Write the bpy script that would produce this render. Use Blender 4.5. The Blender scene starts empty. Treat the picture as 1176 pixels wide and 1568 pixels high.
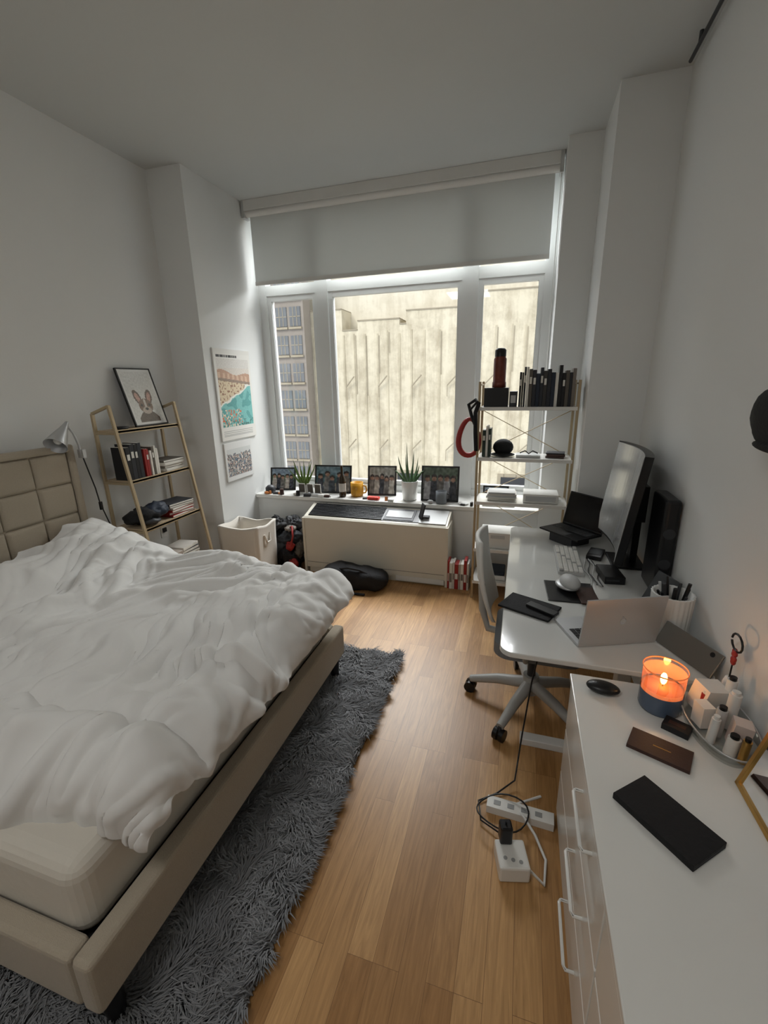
import bpy, math, random
import numpy as np
from mathutils import Vector, Matrix, Euler, noise
random.seed(7); rng=np.random.default_rng(7)
def lin(r,g,b):
    o=[]
    for c in (r,g,b):
        c/=255.0
        o.append(c/12.92 if c<=.04045 else ((c+.055)/1.055)**2.4)
    return (*o,1)
def mat(name,col,rough=.5,metal=0,bump=0,bscale=60,var=0,vscale=6,emis=None,estr=0,trans=0,coat=0,sheen=0,stretch=None,alpha=1,ior=1.45):
    m=bpy.data.materials.new(name);m.use_nodes=True;nt=m.node_tree;b=nt.nodes["Principled BSDF"]
    if max(col[:3])>1: col=lin(*col[:3])
    b.inputs["Base Color"].default_value=(*col[:3],1);b.inputs["Roughness"].default_value=rough;b.inputs["Metallic"].default_value=metal
    b.inputs["Transmission Weight"].default_value=trans;b.inputs["Coat Weight"].default_value=coat;b.inputs["Sheen Weight"].default_value=sheen
    b.inputs["Alpha"].default_value=alpha;b.inputs["IOR"].default_value=ior
    if emis: b.inputs["Emission Color"].default_value=lin(*emis);b.inputs["Emission Strength"].default_value=estr
    tc=nt.nodes.new("ShaderNodeTexCoord");mp=nt.nodes.new("ShaderNodeMapping");nt.links.new(tc.outputs["Object"],mp.inputs[0])
    if stretch: mp.inputs["Scale"].default_value=stretch
    v=var if var else .03
    n=nt.nodes.new("ShaderNodeTexNoise");n.inputs["Scale"].default_value=vscale;n.inputs["Detail"].default_value=4;nt.links.new(mp.outputs[0],n.inputs["Vector"])
    mx=nt.nodes.new("ShaderNodeMix");mx.data_type='RGBA';nt.links.new(n.outputs["Fac"],mx.inputs[0])
    mx.inputs[6].default_value=tuple(c*(1-v) for c in col[:3])+(1,);mx.inputs[7].default_value=tuple(min(1,c*(1+v)) for c in col[:3])+(1,)
    nt.links.new(mx.outputs[2],b.inputs["Base Color"])
    if bump:
        n2=nt.nodes.new("ShaderNodeTexNoise");n2.inputs["Scale"].default_value=bscale;n2.inputs["Detail"].default_value=3;nt.links.new(mp.outputs[0],n2.inputs["Vector"])
        bp=nt.nodes.new("ShaderNodeBump");bp.inputs["Strength"].default_value=bump;bp.inputs["Distance"].default_value=.01
        nt.links.new(n2.outputs["Fac"],bp.inputs["Height"]);nt.links.new(bp.outputs[0],b.inputs["Normal"])
    return m
def attrmat(name,rough=.5,coat=0):
    m=bpy.data.materials.new(name);m.use_nodes=True;nt=m.node_tree;b=nt.nodes["Principled BSDF"]
    a=nt.nodes.new("ShaderNodeAttribute");a.attribute_name="Col";nt.links.new(a.outputs["Color"],b.inputs["Base Color"])
    b.inputs["Roughness"].default_value=rough;b.inputs["Coat Weight"].default_value=coat
    return m
class B:
    def __init__(s,name): s.name=name;s.v=[];s.f=[];s.mi=[];s.sm=[];s.mats=[];s.T=Matrix.Identity(4)
    def m(s,mt):
        if mt not in s.mats:s.mats.append(mt)
        return s.mats.index(mt)
    def add(s,vs,fs,mt,smooth=False):
        o=len(s.v);s.v+= [tuple(s.T@Vector(p)) for p in vs];k=s.m(mt)
        for f in fs: s.f.append([i+o for i in f]);s.mi.append(k);s.sm.append(smooth)
    def box(s,c,sz,mt,rot=(0,0,0)):
        R=Euler(rot).to_matrix();hx,hy,hz=[q/2 for q in sz];c=Vector(c)
        vs=[c+R@Vector((x*hx,y*hy,z*hz)) for x in(-1,1) for y in(-1,1) for z in(-1,1)]
        s.add(vs,[(0,1,3,2),(4,6,7,5),(0,4,5,1),(2,3,7,6),(0,2,6,4),(1,5,7,3)],mt)
    def bx(s,x0,x1,y0,y1,z0,z1,mt): s.box(((x0+x1)/2,(y0+y1)/2,(z0+z1)/2),(x1-x0,y1-y0,z1-z0),mt)
    def tube(s,pts,r,mt,n=8,closed=False,caps=True):
        pts=[Vector(p) for p in pts];k=len(pts);rs=r if isinstance(r,(list,tuple)) else [r]*k
        vs=[];up=None
        for i,p in enumerate(pts):
            if closed:d=pts[(i+1)%k]-pts[i-1]
            else:d=pts[min(i+1,k-1)]-pts[max(i-1,0)]
            d.normalize()
            if up is None: up=Vector((0,0,1)) if abs(d.z)<.9 else Vector((1,0,0))
            a=(up-d*up.dot(d));a.normalize();b=d.cross(a);up=a
            for j in range(n):
                t=2*math.pi*j/n;vs.append(p+(a*math.cos(t)+b*math.sin(t))*rs[i])
        fs=[]
        for i in range(k if closed else k-1):
            i2=(i+1)%k
            for j in range(n): fs.append((i*n+j,i*n+(j+1)%n,i2*n+(j+1)%n,i2*n+j))
        s.add(vs,fs,mt,True)
        if caps and not closed:
            s.add(vs[:n],[tuple(range(n))[::-1]],mt);s.add(vs[-n:],[tuple(range(n))],mt)
    def cyl(s,p0,p1,r,mt,r1=None,n=24): s.tube([p0,p1],[r,r if r1 is None else r1],mt,n)
    def bar(s,p0,p1,w,h,mt):
        p0=Vector(p0);p1=Vector(p1);d=(p1-p0);L=d.length;q=d.to_track_quat('X','Z')
        s.box((p0+p1)/2,(L,w,h),mt,q.to_euler())
    def lathe(s,c,prof,mt,n=32,sx=1,sy=1,flute=0,nf=0):
        vs=[];c=Vector(c)
        for r,z in prof:
            for j in range(n):
                t=2*math.pi*j/n;rr=r*(1+(flute*math.cos(nf*t) if nf else 0));vs.append(c+Vector((rr*math.cos(t)*sx,rr*math.sin(t)*sy,z)))
        fs=[]
        for i in range(len(prof)-1):
            for j in range(n): fs.append((i*n+j,i*n+(j+1)%n,(i+1)*n+(j+1)%n,(i+1)*n+j))
        s.add(vs,fs,mt,True)
    def ell(s,c,r,mt,n=20,rot=(0,0,0),crumple=0,cs=6):
        R=Euler(rot).to_matrix();c=Vector(c);vs=[];m=n//2
        for i in range(m+1):
            a=math.pi*i/m
            for j in range(n):
                t=2*math.pi*j/n;p=R@Vector((r[0]*math.sin(a)*math.cos(t),r[1]*math.sin(a)*math.sin(t),-r[2]*math.cos(a)))
                if crumple:
                    q=(c+p)*cs;p=p*(1+crumple*(noise.noise(q)+.6*(1-2*abs(noise.noise(q*2.3)))-.4))
                vs.append(c+p)
        fs=[(i*n+j,i*n+(j+1)%n,(i+1)*n+(j+1)%n,(i+1)*n+j) for i in range(m) for j in range(n)]
        s.add(vs,fs,mt,True)
    def poly(s,pts,mt,th=None):
        n=len(pts)
        if th is None: s.add(pts,[tuple(range(n))],mt)
        else:
            t=Vector(th);vs=[Vector(p) for p in pts]+[Vector(p)+t for p in pts]
            s.add(vs,[tuple(range(n))[::-1],tuple(range(n,2*n))]+[(i,(i+1)%n,n+(i+1)%n,n+i) for i in range(n)],mt)
    def leaf(s,base,tip,bend,w,mt,n=8):
        base=Vector(base);tip=Vector(tip);bend=Vector(bend);d=(tip-base).normalized()
        side=d.cross(Vector((0.3,1,0))).normalized();side2=d.cross(side).normalized();vs=[]
        for i in range(n+1):
            t=i/n;p=base.lerp(tip,t)+bend*math.sin(math.pi*t);ww=w*(1-t)**.7*(.7+.3*math.sin(math.pi*min(1,t*2)))+.0005
            vs+=[p-side*ww,p+side2*ww*.5,p+side*ww,p-side2*ww*.2]
        fs=[(i*4+j,i*4+(j+1)%4,i*4+4+(j+1)%4,i*4+4+j) for i in range(n) for j in range(4)]
        s.add(vs,fs,mt,True)
    def done(s,bevel=0,seg=2,loc=None):
        me=bpy.data.meshes.new(s.name);me.from_pydata(s.v,[],s.f)
        for mt in s.mats: me.materials.append(mt)
        me.polygons.foreach_set("material_index",s.mi);me.polygons.foreach_set("use_smooth",s.sm);me.update()
        import bmesh
        bm=bmesh.new();bm.from_mesh(me);bmesh.ops.recalc_face_normals(bm,faces=bm.faces);bm.to_mesh(me);bm.free()
        ob=bpy.data.objects.new(s.name,me);bpy.context.collection.objects.link(ob)
        if bevel:
            bv=ob.modifiers.new("bev",'BEVEL');bv.width=bevel;bv.segments=seg;bv.limit_method='ANGLE';bv.angle_limit=math.radians(50);bv.harden_normals=False
        return ob
def painted(b,origin,U,V,fn,nu,nv,mt):
    origin=Vector(origin);U=Vector(U);V=Vector(V);vs=[];cols=[]
    for j in range(nv):
        for i in range(nu):
            c=lin(*fn((i+.5)/nu,(j+.5)/nv))
            for (a,d) in((i,j),(i+1,j),(i+1,j+1),(i,j+1)):
                vs.append(tuple(origin+U*(a/nu)+V*(d/nv)));cols+=list(c)
    fs=[(4*k,4*k+1,4*k+2,4*k+3) for k in range(nu*nv)]
    me=bpy.data.meshes.new("print");me.from_pydata(vs,[],fs);me.materials.append(mt)
    at=me.color_attributes.new("Col",'FLOAT_COLOR','POINT');at.data.foreach_set("color",cols)
    ob=bpy.data.objects.new("print",me);bpy.context.collection.objects.link(ob);ob.parent=b
    return ob
# ---------------- materials
wallm=mat("white_paint",(226,227,225),.7,bump=.05,bscale=200,var=.01,vscale=1.5)
ceilm=mat("ceiling_paint",(203,206,205),.8,var=.01,vscale=1)
white=mat("white_lacquer",(226,225,220),.25,coat=.3)
whitem=mat("white_matte",(222,221,217),.5)
cream=mat("cream_enamel",(214,209,195),.4)
vinyl=mat("window_vinyl",(226,228,227),.35)
black=mat("black_plastic",(18,18,20),.35)
blackm=mat("black_matte",(22,22,24),.8,bump=.3,bscale=80)
dark=mat("dark_grey",(50,51,54),.5)
grey=mat("grey_plastic",(150,151,150),.4)
lgrey=mat("light_grey",(190,191,190),.45)
meshback=mat("mesh_back_pale",(214,213,208),.6,bump=.2,bscale=300)
chairg=mat("chair_grey",(168,167,163),.45)
silver=mat("aluminium",(192,193,194),.4,metal=.55)
chrome=mat("chrome",(220,220,222),.08,metal=1)
gold=mat("champagne_metal",(176,158,128),.4,metal=.3)
goldb=mat("brass",(190,150,84),.3,metal=.9)
linen=mat("beige_linen",(172,161,143),.9,bump=.35,bscale=350,var=.06,vscale=120,sheen=.15)
cotton=mat("white_cotton",(223,222,219),.9,bump=.10,bscale=30,sheen=.1,var=.01)
sheet=mat("cream_sheet",(206,200,188),.9,bump=.15,bscale=25)
woodl=mat("pale_wood",(190,170,142),.5,var=.12,vscale=12,stretch=(1,.15,1))
red=mat("red_plastic",(150,40,36),.5);brown=mat("brown_leather",(62,38,30),.5,bump=.1,bscale=150)
yellow=mat("mustard_glaze",(196,142,40),.3);greenl=mat("aloe_green",(70,98,62),.45,var=.2,vscale=30)
green2=mat("leaf_green",(95,120,50),.5,var=.25,vscale=30);paper=mat("paper",(222,220,212),.8);ceram=mat("white_ceramic",(225,225,222),.2)
canvas=mat("hamper_canvas",(216,210,200),.9,bump=.3,bscale=200);soil=mat("soil",(50,38,30),.9,bump=.5)
pm=attrmat("printed_paper",.5);pmg=attrmat("glossy_print",.2,.3)
def glassmat(name,t=.93,tint=(1,1,1,1)):
    m=bpy.data.materials.new(name);m.use_nodes=True;nt=m.node_tree;nt.nodes.clear()
    o=nt.nodes.new("ShaderNodeOutputMaterial");mx=nt.nodes.new("ShaderNodeMixShader");tr=nt.nodes.new("ShaderNodeBsdfTransparent");gl=nt.nodes.new("ShaderNodeBsdfGlossy")
    gl.inputs["Roughness"].default_value=.03;tr.inputs[0].default_value=tint;mx.inputs[0].default_value=1-t
    nt.links.new(tr.outputs[0],mx.inputs[1]);nt.links.new(gl.outputs[0],mx.inputs[2]);nt.links.new(mx.outputs[0],o.inputs[0]);return m
glass=glassmat("window_glass",.96);cglass=glassmat("clear_glass",.8,(.93,.95,.95,1))
def floormat():
    m=bpy.data.materials.new("oak_planks");m.use_nodes=True;nt=m.node_tree;b=nt.nodes["Principled BSDF"];N=nt.nodes.new;l=nt.links.new
    tc=N("ShaderNodeTexCoord");sp=N("ShaderNodeSeparateXYZ");l(tc.outputs["Object"],sp.inputs[0]);cb=N("ShaderNodeCombineXYZ");l(sp.outputs[1],cb.inputs[0]);l(sp.outputs[0],cb.inputs[1])
    def brick(c1,c2,mo,ms):
        br=N("ShaderNodeTexBrick");l(cb.outputs[0],br.inputs["Vector"]);br.inputs["Scale"].default_value=1;br.inputs["Brick Width"].default_value=.95;br.inputs["Row Height"].default_value=.092
        br.inputs["Mortar Size"].default_value=ms;br.inputs["Mortar Smooth"].default_value=0;br.offset=.37;br.offset_frequency=3;br.inputs["Color1"].default_value=c1;br.inputs["Color2"].default_value=c2;br.inputs["Mortar"].default_value=mo;return br
    br=brick(lin(194,152,102),lin(158,116,70),lin(130,94,58),.0008)
    ro=brick((0,0,0,1),(1,1,1,1),(0,0,0,1),0.0)
    sc=N("ShaderNodeVectorMath");sc.operation='SCALE';l(ro.outputs["Color"],sc.inputs[0]);sc.inputs["Scale"].default_value=37.0
    ad=N("ShaderNodeVectorMath");ad.operation='ADD';l(tc.outputs["Object"],ad.inputs[0]);l(sc.outputs[0],ad.inputs[1])
    mp=N("ShaderNodeMapping");l(ad.outputs[0],mp.inputs[0]);mp.inputs["Scale"].default_value=(24,1.5,1)
    n=N("ShaderNodeTexNoise");n.inputs["Scale"].default_value=1.6;n.inputs["Detail"].default_value=7;n.inputs["Roughness"].default_value=.62;n.inputs["Distortion"].default_value=2.2;l(mp.outputs[0],n.inputs["Vector"])
    r=N("ShaderNodeValToRGB");r.color_ramp.elements[0].position=.3;r.color_ramp.elements[0].color=(.66,.61,.54,1);r.color_ramp.elements[1].position=.66;r.color_ramp.elements[1].color=(1.10,1.09,1.07,1);l(n.outputs["Fac"],r.inputs[0])
    mx=N("ShaderNodeMix");mx.data_type='RGBA';mx.blend_type='MULTIPLY';mx.inputs[0].default_value=.85;l(br.outputs["Color"],mx.inputs[6]);l(r.outputs[0],mx.inputs[7]);l(mx.outputs[2],b.inputs["Base Color"])
    b.inputs["Roughness"].default_value=.38
    bp=N("ShaderNodeBump");bp.inputs["Strength"].default_value=.12;bp.inputs["Distance"].default_value=.002;l(br.outputs["Fac"],bp.inputs["Height"]);bp.invert=True;l(bp.outputs[0],b.inputs["Normal"])
    return m
# ---------------- room shell
XL,XR,ZC,YB=-3.15,.82,3.65,-1.3
def simple(name,x0,x1,y0,y1,z0,z1,mt,bev=0):
    b=B(name);b.bx(x0,x1,y0,y1,z0,z1,mt);return b.done(bev)
simple("floor",XL-.2,XR+.2,YB-.2,4.8,-.1,0,floormat())
simple("ceiling",XL-.2,XR+.2,YB-.2,4.9,ZC,ZC+.3,ceilm)
simple("wall_left",XL-.2,XL,YB-.2,3.57,0,ZC,wallm)
simple("wall_right",XR,XR+.2,YB-.2,3.6,0,ZC,wallm)
simple("wall_near",XL,XR,YB-.2,YB,0,ZC,wallm)
simple("wall_column_left",XL-.2,-2.80,3.57,4.8,0,ZC,wallm)
b=B("wall_column_right");b.bx(.445,XR+.2,3.6,4.8,0,ZC,wallm);b.bx(.2,.445,4.18,4.8,0,ZC,wallm);b.done()
simple("wall_below_window",-2.80,.2,4.2,4.75,0,.70,wallm)
b=B("window_sill");b.bx(-2.80,.2,4.16,4.595,.70,.74,white);b.done(.006)
for n,a in(("baseboard_left",(XL,XL+.015,YB,3.57,0,.1)),("baseboard_right",(XR-.015,XR,YB,3.6,0,.1)),("baseboard_column",(XL+.015,-2.80,3.555,3.57,0,.1)),("baseboard_window",(-2.80,.2,4.185,4.2,0,.1))):
    simple(n,*a,whitem)
# window
w=B("window_1");y0,y1=4.60,4.70
zb,zt=.74,3.6
w.bx(-2.80,-2.715,y0,y1,zb,zt,vinyl);w.bx(.11,.2,y0,y1,zb,zt,vinyl);w.bx(-2.80,.2,y0+.004,y1-.002,zb,zb+.07,vinyl);w.bx(-2.80,.2,y0+.003,y1,zt-.05,ZC,vinyl)
for a,c in((-2.14,-2.0),(-.62,-.47)): w.bx(a,c,y0-.01,y1,zb,zt,vinyl)
w.bx(-2.80,.2,y0+.006,y1-.004,2.82,2.92,vinyl)
for a,c in((-2.715,-2.14),(-2.0,-.62),(-.47,.11)):
    e=.045
    w.bx(a,a+e,y0+.02,y1-.02,zb+.06,2.83,vinyl);w.bx(c-e,c,y0+.02,y1-.02,zb+.06,2.83,vinyl);w.bx(a,c,y0+.023,y1-.023,zb+.06,zb+.12,vinyl);w.bx(a,c,y0+.023,y1-.023,2.77,2.83,vinyl)
    w.bx(a+e-.006,a+e+.002,y0+.030,y0+.034,zb+.12,2.77,dark);w.bx(c-e-.002,c-e+.006,y0+.030,y0+.034,zb+.12,2.77,dark)
    w.bx(a+e,c-e,4.655,4.66,zb+.12,2.77,glass)
    w.bx(a,c,4.655,4.66,2.92,3.55,glass)
w.box((.085,4.605,1.75),(.02,.03,.14),vinyl)
w.done()
# blind
blm=bpy.data.materials.new("blind_fabric");blm.use_nodes=True;nt=blm.node_tree;pb=nt.nodes["Principled BSDF"];pb.inputs["Base Color"].default_value=lin(226,229,228);pb.inputs["Roughness"].default_value=.8
tl_=nt.nodes.new("ShaderNodeBsdfTranslucent");tl_.inputs[0].default_value=lin(215,216,212);mxs=nt.nodes.new("ShaderNodeMixShader");mxs.inputs[0].default_value=.17
nt.links.new(pb.outputs[0],mxs.inputs[1]);nt.links.new(tl_.outputs[0],mxs.inputs[2]);nt.links.new(mxs.outputs[0],nt.nodes["Material Output"].inputs[0])
b=B("roller_blind")
b.bx(-2.74,.13,4.46,4.464,2.93,3.56,blm);b.bx(-2.74,.13,4.452,4.472,2.90,2.935,whitem)
b.cyl((-2.76,4.44,3.55),(.16,4.44,3.55),.035,whitem);b.bx(-2.79,-2.76,4.39,4.49,3.5,ZC,lgrey);b.bx(.16,.19,4.39,4.49,3.5,ZC,lgrey)
b.bx(-2.76,.16,4.385,4.395,3.56,ZC-.002,whitem);b.tube([(.175,4.42,3.5),(.178,4.42,1.2)],.003,whitem,6);b.done()
b=B("ceiling_curtain_pole");b.cyl((.77,-1.0,3.60),(.77,3.45,3.60),.010,dark);b.cyl((.77,3.3,3.60),(.77,3.3,ZC),.01,dark);b.cyl((.77,.5,3.6),(.77,.5,ZC),.01,dark);b.done()
# outside
def concrete(name,c,dk,sx=1):
    m=bpy.data.materials.new(name);m.use_nodes=True;nt=m.node_tree;pb=nt.nodes["Principled BSDF"];N=nt.nodes.new;l=nt.links.new;pb.inputs["Roughness"].default_value=.95
    tc=N("ShaderNodeTexCoord");m1=N("ShaderNodeMapping");m1.inputs["Scale"].default_value=(3.2*sx,1,.4);l(tc.outputs["Object"],m1.inputs[0])
    n1=N("ShaderNodeTexNoise");n1.inputs["Scale"].default_value=1.3;n1.inputs["Detail"].default_value=8;n1.inputs["Roughness"].default_value=.65;l(m1.outputs[0],n1.inputs["Vector"])
    n2=N("ShaderNodeTexNoise");n2.inputs["Scale"].default_value=2.4;n2.inputs["Detail"].default_value=10;n2.inputs["Roughness"].default_value=.72;l(tc.outputs["Object"],n2.inputs["Vector"])
    ma=N("ShaderNodeMath");ma.operation='MULTIPLY_ADD';ma.inputs[1].default_value=.5;l(n2.outputs["Fac"],ma.inputs[0]);
    mb=N("ShaderNodeMath");mb.operation='MULTIPLY';mb.inputs[1].default_value=.5;l(n1.outputs["Fac"],mb.inputs[0]);l(mb.outputs[0],ma.inputs[2])
    r=N("ShaderNodeValToRGB");r.color_ramp.elements[0].position=.38;r.color_ramp.elements[0].color=lin(*dk);r.color_ramp.elements[1].position=.56;r.color_ramp.elements[1].color=lin(*c);l(ma.outputs[0],r.inputs[0]);l(r.outputs[0],pb.inputs["Base Color"])
    bp=N("ShaderNodeBump");bp.inputs["Strength"].default_value=.5;bp.inputs["Distance"].default_value=.05;l(n2.outputs["Fac"],bp.inputs["Height"]);l(bp.outputs[0],pb.inputs["Normal"])
    return m
conc=concrete("facade_concrete",(214,205,182),(178,167,144));conc1=concrete("facade_rib",(200,190,166),(164,154,132))
conc2=concrete("facade_light",(226,219,200),(206,197,176));concd=mat("facade_stain",(160,150,130),.9,var=.2,vscale=2,stretch=(2,1,.4))
b=B("facade_opposite");b.bx(-14,12,14.2,15,-10,22,conc2)
tops=[(-7.2,3.9),(-5.4,3.3),(-4.9,3.55),(-3.6,3.4),(-3.4,3.75),(-2.2,3.75),(-1.8,4.1),(.4,3.4),(.6,3.95),(2.2,3.6),(2.4,4.1),(6,3.9)]
for i in range(len(tops)-1):
    b.bx(tops[i][0],tops[i+1][0],13.4,14.2,-10,tops[i][1]+.15,conc)
    b.bx(tops[i][0],tops[i+1][0],13.37,14.22,tops[i][1]+.15,tops[i][1]+.18,concd)
x=-7
while x<6:
    zt_=3.3+random.random()*.1
    b.bx(x,x+.03+random.random()*.03,13.38,13.4,-10,zt_,conc1)
    if random.random()<.6:
        z1_=2.2+random.random()*1.0;b.bx(x+.06,x+.085,13.385,13.4,z1_-random.random()*1.2,zt_-.05,concd)
    x+=.26+random.random()*.2
x=-5.3
while x<3:
    for z in(2.0,.1):
        b.bar((x,13.3,z-.18),(x+.30,13.2,z+.12),.028,.028,concd);b.bar((x,13.3,z-.18),(x,13.3,z-.5),.02,.02,concd)
    x+=1.05
for i in range(4):
    xx=-3.8+i*1.6;b.bx(xx,xx+1.1,13.38,13.42,-1.6,-.75,concd);b.bx(xx+.1,xx+1.0,13.36,13.39,-1.5,-.85,dark)
b.done()
bm2=mat("facade_brownstone",(146,138,129),.9,bump=.4,bscale=4,var=.1);gm=mat("facade_glazing",(108,111,114),.3,var=.4,vscale=1.5)
b=B("neighbouring_tower");b.bx(-12,-6.42,12.9,13.36,-10,22,bm2)
for i in range(12):
    for j in range(18):
        x0=-11.93+i*.46;z0=-6+j*.80;b.bx(x0,x0+.36,12.87,12.9,z0,z0+.54,gm);b.bx(x0-.03,x0+.39,12.82,12.9,z0-.08,z0-.02,concd)
        for q in(.12,.24): b.bx(x0+q-.008,x0+q+.008,12.86,12.88,z0,z0+.54,concd)
        b.bx(x0,x0+.36,12.86,12.88,z0+.26,z0+.28,concd)
b.done()
simple("street",-20,20,4.9,14,-10.2,-10,dark)
# ---------------- AC convector
b=B("window_air_conditioner");x0,x1=-2.08,-.60
sec=[(3.88,.06),(3.88,.595),(3.90,.61),(4.15,.685),(4.155,.685),(4.155,.06)]
b.poly([(x0,y,z) for y,z in sec],cream,(x1-x0,0,0));b.bx(x0+.03,x1-.02,3.90,4.15,0,.06,cream)
b.bx(x0-.012,x0+.012,3.87,4.155,.0,.60,cream);b.bx(x1-.012,x1+.012,3.87,4.155,.0,.60,cream)
sl=math.atan2(.075,.26)
def topp(x,t,h): return (x,3.90+.25*t,.612+.075*t+h)
b.box(topp((x0+x1)/2-.12,.5,.0),(1.16,.22,.006),black,(sl,0,0))
for i in range(9): b.box(topp(-1.645,.1+.1*i,.004),(.78,.007,.012),dark,(sl,0,0))
b.box(topp(-1.09,.5,.004),(.30,.2,.008),dark,(sl,0,0));b.box(topp(-1.09,.5,.01),(.26,.12,.004),grey,(sl,0,0))
b.box(topp(-.75,.5,.003),(.26,.24,.008),lgrey,(sl,0,0));b.bx(x0+.02,x1-.02,3.876,3.88,.12,.123,dark)
b.bx(-1.1,-.62,3.872,3.88,.02,.07,whitem)
b.done(.006)
b=B("leaning_phone");b.box((-.86,3.985,.715),(.012,.10,.15),black,(0,.25,.5));b.bx(-.87,-.79,3.96,4.02,.655,.67,dark);b.done(.004)
# ---------------- bed
bed=B("bed")
xf=-1.03;yn,yf=.52,2.37
bed.bx(xf-.07,xf,yn,yf,.18,.385,linen);bed.bx(-3.0,xf-.072,yn,yn+.07,.18,.383,linen);bed.bx(-3.0,xf-.072,yf-.07,yf,.18,.383,linen)
bed.bx(-3.0,xf-.07,yn+.07,yf-.07,.24,.30,blackm)
for (x,y) in((xf-.06,yn+.07),(xf-.06,yf-.07),(-2.9,yn+.1),(-2.9,yf-.1),(-2.0,1.4)):
    bed.tube([(x,y,.19),(x+.01,y,0.014)],[.05,.032],black,4)
bed.bx(-3.135,-3.05,yn-.02,yf-.03,.05,1.52,linen)
ny=7;nz=6;yy0=yn+.03;yy1=yf-.08;dy=(yy1-yy0)/ny;dz=(1.48-.18)/nz
for i in range(ny):
    for j in range(nz):
        cy=yy0+dy*(i+.5);cz=.18+dz*(j+.5);N=12;vs=[]
        for a in range(N+1):
            for c in range(N+1):
                u=a/N*2-1;v=c/N*2-1;u=math.copysign(abs(u)**.6,u);v=math.copysign(abs(v)**.6,v);h=.026*((1-u**10)*(1-v**10))**.5
                vs.append((-3.052+h,cy+u*dy/2,cz+v*dz/2))
        fs=[(a*(N+1)+c,(a+1)*(N+1)+c,(a+1)*(N+1)+c+1,a*(N+1)+c+1) for a in range(N) for c in range(N)]
        bed.add(vs,fs,linen,True)
for (a,c,d,e) in((yy1,yf-.03,.1,1.52),(yn-.02,yy0,.1,1.52),(yn-.02,yf-.03,1.48,1.53)): bed.bx(-3.06,-3.015,a,c,d,e,linen)
bedo=bed.done(.018,3)
b=B("mattress");b.bx(-2.99,xf-.095,yn+.075,yf-.085,.305,.59,sheet);mo=b.done(.06,5);mo.parent=bedo
# duvet
def sstep(a,b_,x):
    t=max(0,min(1,(x-a)/(b_-a)));return t*t*(3-2*t)
def ridge(x,y,sc,ang,st,seed,p=1.4,k=2.6):
    ca,sa=math.cos(ang),math.sin(ang);u=(x*ca+y*sa)*sc*st;v=(-x*sa+y*ca)*sc
    n=noise.noise(Vector((u,v,seed)));return max(0,1-abs(n)*k)**p
def duv():
    nx,ny=400,370;vs=[];X0,X1=-2.98,-.95;Y1=2.49;ex=-1.10;eyf=2.31;r=.08
    for j in range(ny+1):
        for i in range(nx+1):
            px=X0+(X1-X0)*i/nx
            yne=.785+.02*math.sin(px*4.1+1)+.03*noise.noise(Vector((px*3,0,3)))+.06*sstep(-1.6,-1.1,px)
            Ya=yne-.19;py=Ya+(Y1-Ya)*j/ny
            z=.690+.04*sstep(0,.25,min(ex-px+.12,eyf-py+.1,py-yne+.1))
            z+=.17*sstep(-2.45,-2.85,px)*(.8+.2*math.sin(py*6))
            z+=.060*noise.noise(Vector((px*1.6,py*1.6,5)))
            z+=.030*math.exp(-((py-yne-.02)/.05)**2)-.032*math.exp(-((py-yne-.13-.03*math.sin(px*6))/.03)**2)
            z+=.018*math.exp(-((px-ex+.02)/.05)**2)-.022*math.exp(-((px-ex+.11+.02*math.sin(py*7))/.03)**2)
            wx=px+.18*noise.noise(Vector((px*1.4,py*1.4,9)))+.06*noise.noise(Vector((px*4,py*4,39)));wy=py+.18*noise.noise(Vector((px*1.4,py*1.4,19)))+.03*noise.noise(Vector((px*5,py*5,29)))
            m1=sstep(-.25,.35,noise.noise(Vector((px*1.3,py*1.3,50))));m2=sstep(-.25,.3,noise.noise(Vector((px*1.5,py*1.5,60))));m3=sstep(-.2,.3,noise.noise(Vector((px*1.8,py*1.8,70))));m4=sstep(-.1,.35,noise.noise(Vector((px*2.5,py*2.5,80))))
            f=.060*ridge(wx,wy,3.2,1.1,.26,2.0)*m1+.052*ridge(wx,wy,4.4,.7,.26,7.0)*m2+.050*ridge(wx,wy,4.2,1.7,.25,11.0)*(1-m1)+.030*ridge(wx,wy,8.5,.95,.25,13.0)*m3+.024*ridge(wx,wy,9.5,2.1,.3,17.0)*(1-m3)+.014*ridge(wx,wy,17,1.2,.25,23.0)*m4
            f+=.008*noise.noise(Vector((wx*6,wy*6,3)))
            ox=max(0,px-ex);oN=max(0,yne-py);oF=max(0,py-eyf);oy=max(oN,oF);h=math.hypot(ox,oy)
            if h>0:
                a=min(h/r,math.pi/2);e=max(0,h-r*a);rr=r*math.sin(a);hang=-r*(1-math.cos(a))-e
                k=f*.7*sstep(0,.06,h)
                xx=ex+ox/h*(rr+k) if ox>0 else px
                yy=py if oy==0 else (yne-oy/h*(rr+k) if oN>0 else eyf+oy/h*(rr+k))
                zz=z+f*(1-.6*sstep(0,.08,h))+hang
            else: xx,yy,zz=px,py,z+f
            lo=(.555 if ox>0 else .535)+.02*noise.noise(Vector((px*6,py*6,1)))
            vs.append((xx,yy,max(zz,lo)))
    fs=[(j*(nx+1)+i,j*(nx+1)+i+1,(j+1)*(nx+1)+i+1,(j+1)*(nx+1)+i) for j in range(ny) for i in range(nx)]
    b=B("duvet");b.add(vs,fs,cotton,True);o=b.done()
    sm=o.modifiers.new("s",'SMOOTH');sm.factor=.5;sm.iterations=3
    so=o.modifiers.new("sol",'SOLIDIFY');so.thickness=.024;so.offset=-1
    o.parent=bedo
duv()
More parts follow.
